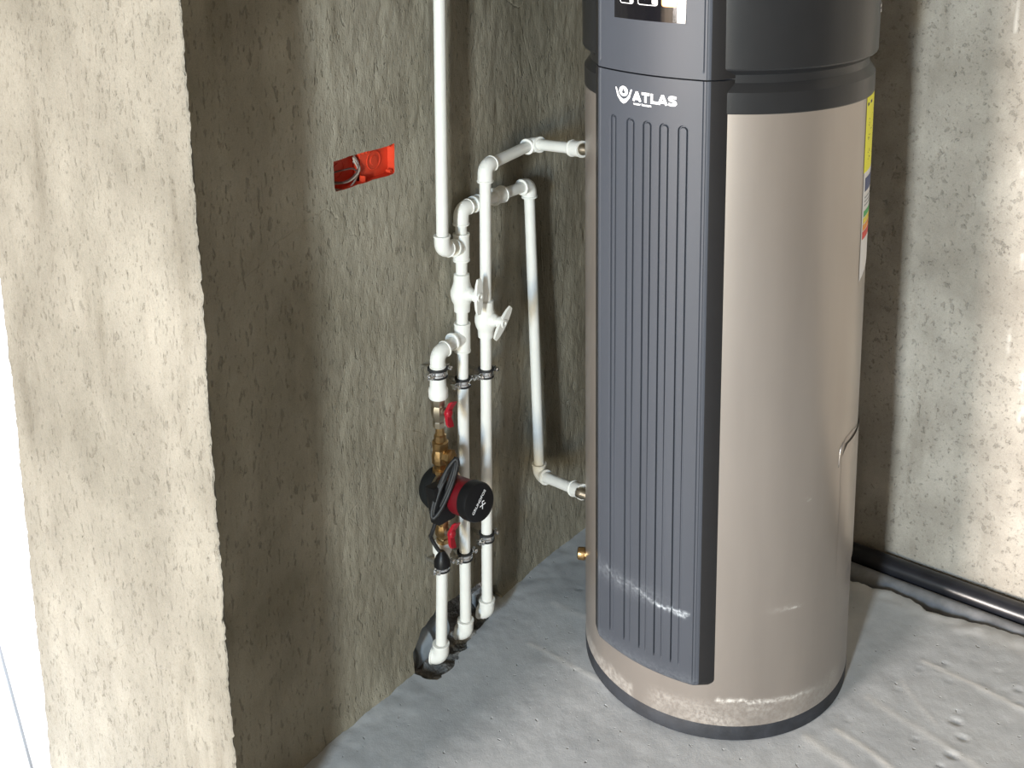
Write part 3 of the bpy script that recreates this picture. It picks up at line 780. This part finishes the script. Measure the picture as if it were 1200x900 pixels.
F0 = L3(-1.4985, 1.6944, 0.0232); F1 = L3(-1.5005, 1.7096, 0.2814)
part_pipe(rl, F0, F1); part_elbow(rl, F0, (0, 0, -1), (-1, -.35, 0), .034, .022, .0178)
bm = bmesh.new(); lathe_axis(bm, F1 - UP * .028, UP, [(0, .013), (0, .0165), (.02, .0172), (.024, .021), (.042, .0212), (.044, .016)], 14); link('threaded_adapter', bm, M_ppr, rl, auto=35)

# brass fittings above and below the pump
def handle_red(parent, p, tilt=.3):
    """red butterfly handle on a short stem towards the room"""
    p = Vector(p)
    bm = bmesh.new(); lathe_axis(bm, p, AX, [(0, .009), (.016, .009), (.018, .006), (.026, .006)], 12); link('stem', bm, M_nickel, parent, auto=40)
    bm = bmesh.new(); c = p + AX * .026; wg = Vector((0, .15 + tilt * .3, 1)).normalized(); sd_ = AX.cross(wg)
    for s_ in (-1, 1):
        pts_ = [c, c + wg * .010 * s_ + AX * .002, c + wg * .022 * s_ + AX * .008, c + wg * .027 * s_ + AX * .012]
        x0 = [(.0045, .009), (.004, .0075), (.0035, .010), (.003, .008)]
        rows = []
        for q, (ht, hw) in zip(pts_, x0):
            rows.append([bm.verts.new(q + AX * a + sd_ * b2) for a, b2 in ((-ht, -hw), (ht, -hw), (ht, hw), (-ht, hw))])
        for a, b2 in zip(rows, rows[1:]):
            for k in range(4): bm.faces.new((a[k], a[(k + 1) % 4], b2[(k + 1) % 4], b2[k]))
        bm.faces.new(rows[-1]); bm.faces.new(rows[0][::-1])
    lathe_axis(bm, c - AX * .004, AX, [(0, .0095), (.009, .0095), (.012, .006)], 14)
    bmesh.ops.bevel(bm, geom=list(bm.edges), offset=.0008, segments=1, affect='EDGES')
    return link('butterfly_handle', bm, M_red, parent)
vu = thing('ball_valve', 'nickel and brass ball valve with red butterfly handle, above the pump', 'valve', (AX0, AY0, 0.575), 'ball valves either side of the pump')
bm = bmesh.new(); lathe_axis(bm, (AX0, AY0, 0.573), UP, [(0, .010), (0, .0135), (.012, .0140), (.014, .0125), (.020, .0135), (.030, .0170), (.042, .0170), (.050, .0150), (.053, .0165), (.066, .0165), (.068, .013)], 8)
link('valve_body', bm, M_nickel, vu, auto=25); handle_red(vu, (AX0, AY0, 0.6124))
ck = thing('check_valve', 'brass check valve and union nut directly on top of the pump', 'valve', (AX0, AY0, 0.4636))
bm = bmesh.new(); lathe_axis(bm, (AX0, AY0 + .002, 0.4596), UP, [(0, .014), (0, .0190), (.014, .0190), (.016, .0150), (.024, .0160), (.030, .0195), (.048, .0200), (.060, .0165), (.066, .0180), (.078, .0180), (.080, .0140), (.092, .0135), (.095, .0105), (.113, .0095)], 10)
lathe_axis(bm, (AX0 + .004, AY0 + .002, 0.5041), Vector((.85, .1, .1)), [(0, .015), (.016, .015), (.018, .0175), (.026, .0175), (.029, .013)], 8)
link('valve_body', bm, M_brass, ck, auto=25)
vl = thing('ball_valve', 'brass ball valve with red handle, below the pump', 'valve', (AX0, AY0, 0.2915), 'ball valves either side of the pump')
bm = bmesh.new(); lathe_axis(bm, (AX0, AY0 + .002, 0.2935), UP, [(0, .012), (0, .0150), (.014, .0150), (.016, .0135), (.024, .0170), (.040, .0170), (.048, .0145), (.050, .0165), (.062, .0165), (.070, .0165), (.084, .019), (.090, .015)], 8)
link('valve_body', bm, M_brass, vl, auto=25); handle_red(vl, (AX0, AY0, 0.3279), .6)

# circulation pump
PX, PY, PZ = -1.5005, 1.7152, 0.4231
pax = Vector((.970, -.171, .174)).normalized()
yv = (AY - pax * AY.dot(pax)).normalized(); zv = pax.cross(yv); Rp = Matrix((pax, yv, zv)).transposed()
def prot(bm):
    c0 = Vector((PX, PY, PZ))
    for vv in bm.verts: vv.co = c0 + Rp @ (vv.co - c0)
    return bm
pump = thing('circulation_pump', 'small black and red circulation pump with looped black cable on the leftmost riser', 'pump', (PX, PY, .39))
bm = bmesh.new(); lathe_axis(bm, (PX - .038, PY, PZ), AX, [(0, .022), (.003, .034), (.012, .0435), (.026, .0475), (.046, .0480), (.050, .0465)], 30); link('insulation_shell', prot(bm), M_insul, pump, auto=40)
bm = bmesh.new(); lathe_axis(bm, (PX + .012, PY, PZ), AX, [(0, .036), (.0, .0455), (.008, .0455), (.009, .037)], 30); link('volute_flange', prot(bm), M_nickel, pump, auto=40)
bm = bmesh.new(); lathe_axis(bm, (PX + .020, PY, PZ), AX, [(0, .034), (.006, .0385), (.082, .0385), (.084, .037)], 32)
link('motor_housing', prot(bm), M_mred, pump, auto=40)
fz = PZ + .004
bm = bmesh.new(); lathe_axis(bm, (PX + .098, PY, PZ), AX, [(0, .037), (.002, .0418), (.022, .0418), (.027, .0395), (.028, .037)], 36); link('end_cap', prot(bm), M_blk, pump, auto=40)
# lettering on the end cap, reading up to the right
def disc_fn(rot):
    def f(s, z, off):
        c_, s_ = math.cos(rot), math.sin(rot)
        return Vector((PX, PY, PZ)) + Rp @ Vector((.1263 + off, s * c_ - z * s_, s * s_ + z * c_))
    return f
text_mesh('GRUNDFOS', -.028, .028, .000, .0062, pump, M_logo, 'lettering', bold=.012, fn=disc_fn(.72), off=.0004)
bm = bmesh.new(); f = disc_fn(.72)
for a, b2 in (((-.007, -.005), (.007, -.014)), ((-.007, -.014), (.000, -.009)), ((.000, -.009), (.0045, -.004)), ((.0045, -.004), (.009, -.008))):
    d = Vector((b2[0] - a[0], b2[1] - a[1])).normalized() * .0011; n2 = Vector((-d.y, d.x))
    bm.faces.new([bm.verts.new(f(q[0] + n2.x * k, q[1] + n2.y * k, .0004)) for q, k in ((a, 1), (b2, 1), (b2, -1), (a, -1))])
link('emblem', bm, M_logo, pump)
# terminal box facing the photographer
bm = bmesh.new(); box(bm, (PX + .030, PY - .066, PZ - .040), (PX + .062, PY - .018, PZ + .042), .006); tb_ = link('terminal_box', prot(bm), M_blk, pump, auto=40)
bm = bmesh.new(); lathe_axis(bm, (PX + .040, PY - .065, PZ - .012), (0, -1, 0), [(0, .0035), (.002, .0035), (.003, .002)], 10); link('screw', prot(bm), M_steel, tb_)
# cable: three bundled loops and a tail down to the plug
def cat(P, n=8):
    P = [Vector(p) for p in P]; out = []
    for i in range(len(P) - 1):
        a, b2, c, d = P[max(i - 1, 0)], P[i], P[i + 1], P[min(i + 2, len(P) - 1)]
        for k in range(n):
            t = k / n; out.append(.5 * ((2 * b2) + (c - a) * t + (2 * a - 5 * b2 + 4 * c - d) * t * t + (3 * b2 - a - 3 * c + d) * t ** 3))
    out.append(P[-1]); return out
lc = Vector((PX + .052, PY - .050, PZ + .046)); la = Vector((.16, .42, .86)).normalized(); lb = Vector((.75, .55, -.30)); lb = (lb - la * lb.dot(la)).normalized(); ln = la.cross(lb)
P = []
for t in range(0, 12 * 4 + 1):
    a = 2 * PI * t / 12; k = t / 48
    P.append(lc + la * (.064 - .010 * k + .004 * math.sin(a * 2.3)) * math.cos(a) + lb * (.010 + .003 * math.sin(3 * k * PI)) * math.sin(a) + ln * (.009 * (k - .5) + .003 * math.sin(a * 1.7)))
P += [Vector((PX + .030, PY - .066, PZ - .050)), Vector((PX + .008, PY - .050, PZ - .085)), Vector((PX + .016, PY - .040, PZ - .115)), Vector((PX + .026, PY - .034, PZ - .128))]
bm = bmesh.new(); tube(bm, cat(P, 5), .0044, 8); cb_ = link('cable', bm, M_rub, pump, smooth=True)
pq = Vector((PX + .026, PY - .036, 0.2996))
bm = bmesh.new(); lathe_axis(bm, pq + UP * .004, -UP, [(0, .005), (.004, .008), (.012, .013), (.022, .0175), (.034, .0185), (.036, .016)], 18); link('plug', bm, M_blk, cb_, auto=40)
bm = bmesh.new()
for s_ in (-1, 1): lathe_axis(bm, pq - UP * .031 + AY * .0095 * s_, -UP, [(0, .0024), (.018, .0024), (.019, .001)], 10)
link('plug_pin', bm, M_steel, cb_, auto=40)

# pipe clamps
def clamp(p, r, label, tilt=0.0):
    p = Vector(p); t = thing('pipe_clamp', label, 'clamp', p, 'rubber lined steel pipe clamps'); ax = Vector((0, tilt, 1)).normalized()
    bm = bmesh.new(); lathe_axis(bm, p - ax * .0062, ax, [(0, r + .001), (0, r + .0045), (.0036, r + .0045), (.0040, r + .0022), (.0084, r + .0022), (.0088, r + .0045), (.0124, r + .0045), (.0124, r + .001)], 24, cap=False)
    for k in (0,):
        pass
    link('band', bm, M_steel, t, auto=35)
    for s_ in (-1, 1):
        bm = bmesh.new(); lathe_axis(bm, p + ax * (.0080 * s_) - ax * .002, ax, [(0, r - .001), (0, r + .0052), (.004, r + .0052), (.004, r - .001)], 24, cap=False); link('rubber_lining', bm, M_rub, t, auto=35)
        e = p + AY * (r + .010) * s_ + Vector((0, tilt * 0, 0))
        bm = bmesh.new(); box(bm, e - Vector((.0042, .0095, .0062)), e + Vector((.0042, .0085, .0062)), .001); link('ear', bm, M_steel, t)
        bm = bmesh.new(); q = e + AY * .003 * s_; lathe_axis(bm, q - AX * .012, AX, [(0, .0022), (.020, .0022), (.020, .0052), (.0245, .0050), (.026, .003)], 10); link('screw', bm, M_steel, t, auto=40)
    bm = bmesh.new(); lathe_axis(bm, p - AX * (r + .004), -AX, [(0, .0062), (.008, .0062), (.009, .004), (max(.02, p.x - r - WX + .02), .004)], 10); link('threaded_rod', bm, M_steel, t, auto=40)
    return t
clamp((AX0, AY0, 0.699), .0166, 'steel pipe clamp around the short white elbow stub, uppermost on the left')
clamp(bx(0.6378), PR, 'steel pipe clamp on the middle white riser, below its lower tee')
clamp(cx_(0.6443), PR, 'steel pipe clamp on the riser nearest the tank, below its winged valve')
clamp(F0 + (F1 - F0) * .85, PR, 'steel pipe clamp with wing ears on the short white pipe under the pump')
clamp(bx(0.224), PR, 'steel pipe clamp on the middle white riser, lower than the pump')
clamp(cx_(0.2398), PR, 'steel pipe clamp on the riser nearest the tank, just below the pump end cap')

# grey drain pipes inside the broken-out hole
dpn = thing('drain_pipe', 'large grey drain pipe with socket lying in the broken hole behind the pipe feet', 'pipe', (-1.60, 1.75, -.03))
bm = bmesh.new(); tube(bm, [(-1.600, 1.610, .000), (-1.600, 1.70, .000), (-1.605, 1.80, .000)], .040, 28); link('pipe', bm, M_drain, dpn, auto=40)
bm = bmesh.new(); lathe_axis(bm, (-1.600, 1.680, .000), AY, [(0, .043), (0, .048), (.012, .050), (.05, .050), (.052, .047)], 28); link('socket', bm, M_drain, dpn, auto=40)
dp2 = thing('drain_pipe', 'thinner grey drain pipe above the large one, deep in the broken hole', 'pipe', (-1.61, 1.75, .05))
bm = bmesh.new(); tube(bm, [(-1.625, 1.640, .082), (-1.615, 1.74, .080), (-1.61, 1.92, .060)], .027, 24); link('pipe', bm, M_drain, dp2, auto=40)

# pipes in the channel along the back wall
h1 = thing('black_pipe', 'glossy black pipe lying against the foot of the back wall', 'pipe', (-1.0, 2.632, -.03), 'dark pipes along the back wall')
bm = bmesh.new(); tube(bm, [(x, 2.638 + .002 * math.sin(x * 3), .000 + .001 * math.sin(x * 5 + 1)) for x in rng(-1.5, 1.6, .05)], .026, 28); link('pipe', bm, M_hose, h1, smooth=True)
h2 = thing('grey_duct', 'dull dark grey pipe sunk in the floor channel in front of the black one', 'pipe', (-1.0, 2.577, -.06), 'dark pipes along the back wall')
bm = bmesh.new(); tube(bm, [(x, 2.592 + .002 * math.sin(x * 4), -.031 + .001 * math.sin(x * 3)) for x in rng(-1.5, 1.6, .05)], .029, 28); link('pipe', bm, M_hose2, h2, smooth=True)

# ================================================================ RED WALL BOX
rbx = thing('junction_box', 'open red plastic double wall box with loose cables, set in the left wall', 'electrical box', (-1.575, 1.56, 1.15))
y0, y1, z0, z1, xb, xf, th = 1.472, 1.647, 1.145, 1.212, -1.580, -1.5430, .002
bm = bmesh.new()
box(bm, (xb - th, y0 - th, z0 - th), (xb, y1 + th, z1 + th)); box(bm, (xb, y0 - th, z0 - th), (xf, y0, z1 + th)); box(bm, (xb, y1, z0 - th), (xf, y1 + th, z1 + th))
box(bm, (xb, y0, z0 - th), (xf, y1, z0)); box(bm, (xb, y0, z1), (xf, y1, z1 + th)); link('box_shell', bm, M_box, rbx)
bm = bmesh.new(); box(bm, (-1.566, 1.568, z0), (-1.563, y1, z1)); link('inner_plate', bm, M_box, rbx)
bm = bmesh.new(); box(bm, (xb, 1.566, z0), (xf - .022, 1.568, z1)); box(bm, (xb, 1.566, z0), (xf - .006, 1.568, z0 + .012)); box(bm, (xb, 1.566, z1 - .010), (xf - .006, 1.568, z1)); link('divider', bm, M_box, rbx)
for yy, xk in ((1.606, -1.563), (1.520, xb)):
    bm = bmesh.new(); lathe_axis(bm, (xk, yy, 1.179), AX, [(0, .020), (.0016, .020), (.0016, .0178), (.0004, .0176), (.0004, .010), (.002, .0098), (.002, .002)], 28); link('knockout', bm, M_box, rbx, auto=30)
for yy, zz_ in ((1.638, z1 - .006), (1.574, z1 - .006), (1.638, z0 + .006)):
    bm = bmesh.new(); lathe_axis(bm, (xf - .014, yy, zz_), AX, [(0, .004), (.012, .004), (.012, .0018), (.006, .0016)], 12); link('screw_post', bm, M_box, rbx, auto=30)
for k, (amp, zc, mt) in enumerate(((.030, 1.169, M_wire), (.024, 1.166, M_wire), (.034, 1.173, M_wire2), (.018, 1.180, M_wire2), (.038, 1.160, M_wire))):
    P = [Vector((xb + .006, 1.480, zc - .004)), Vector((xb + .018 + .002 * k, 1.500, zc - amp * .40)), Vector((xb + .024, 1.530, zc - amp * .45)), Vector((xb + .026 - .002 * k, 1.553 + .001 * k, zc - amp * .10)),
         Vector((xb + .020, 1.562 - .001 * k, zc + amp * .35)), Vector((xb + .010, 1.556, min(1.204, zc + amp * .9)))]
    if k == 3: P = [Vector((xb + .006, 1.480, 1.176)), Vector((xb + .02, 1.51, 1.180)), Vector((xb + .022, 1.54, 1.178)), Vector((xb + .02, 1.556, 1.168))]
    bm = bmesh.new(); tube(bm, cat(P, 6), .0019, 8); link('wire', bm, mt, rbx, smooth=True)
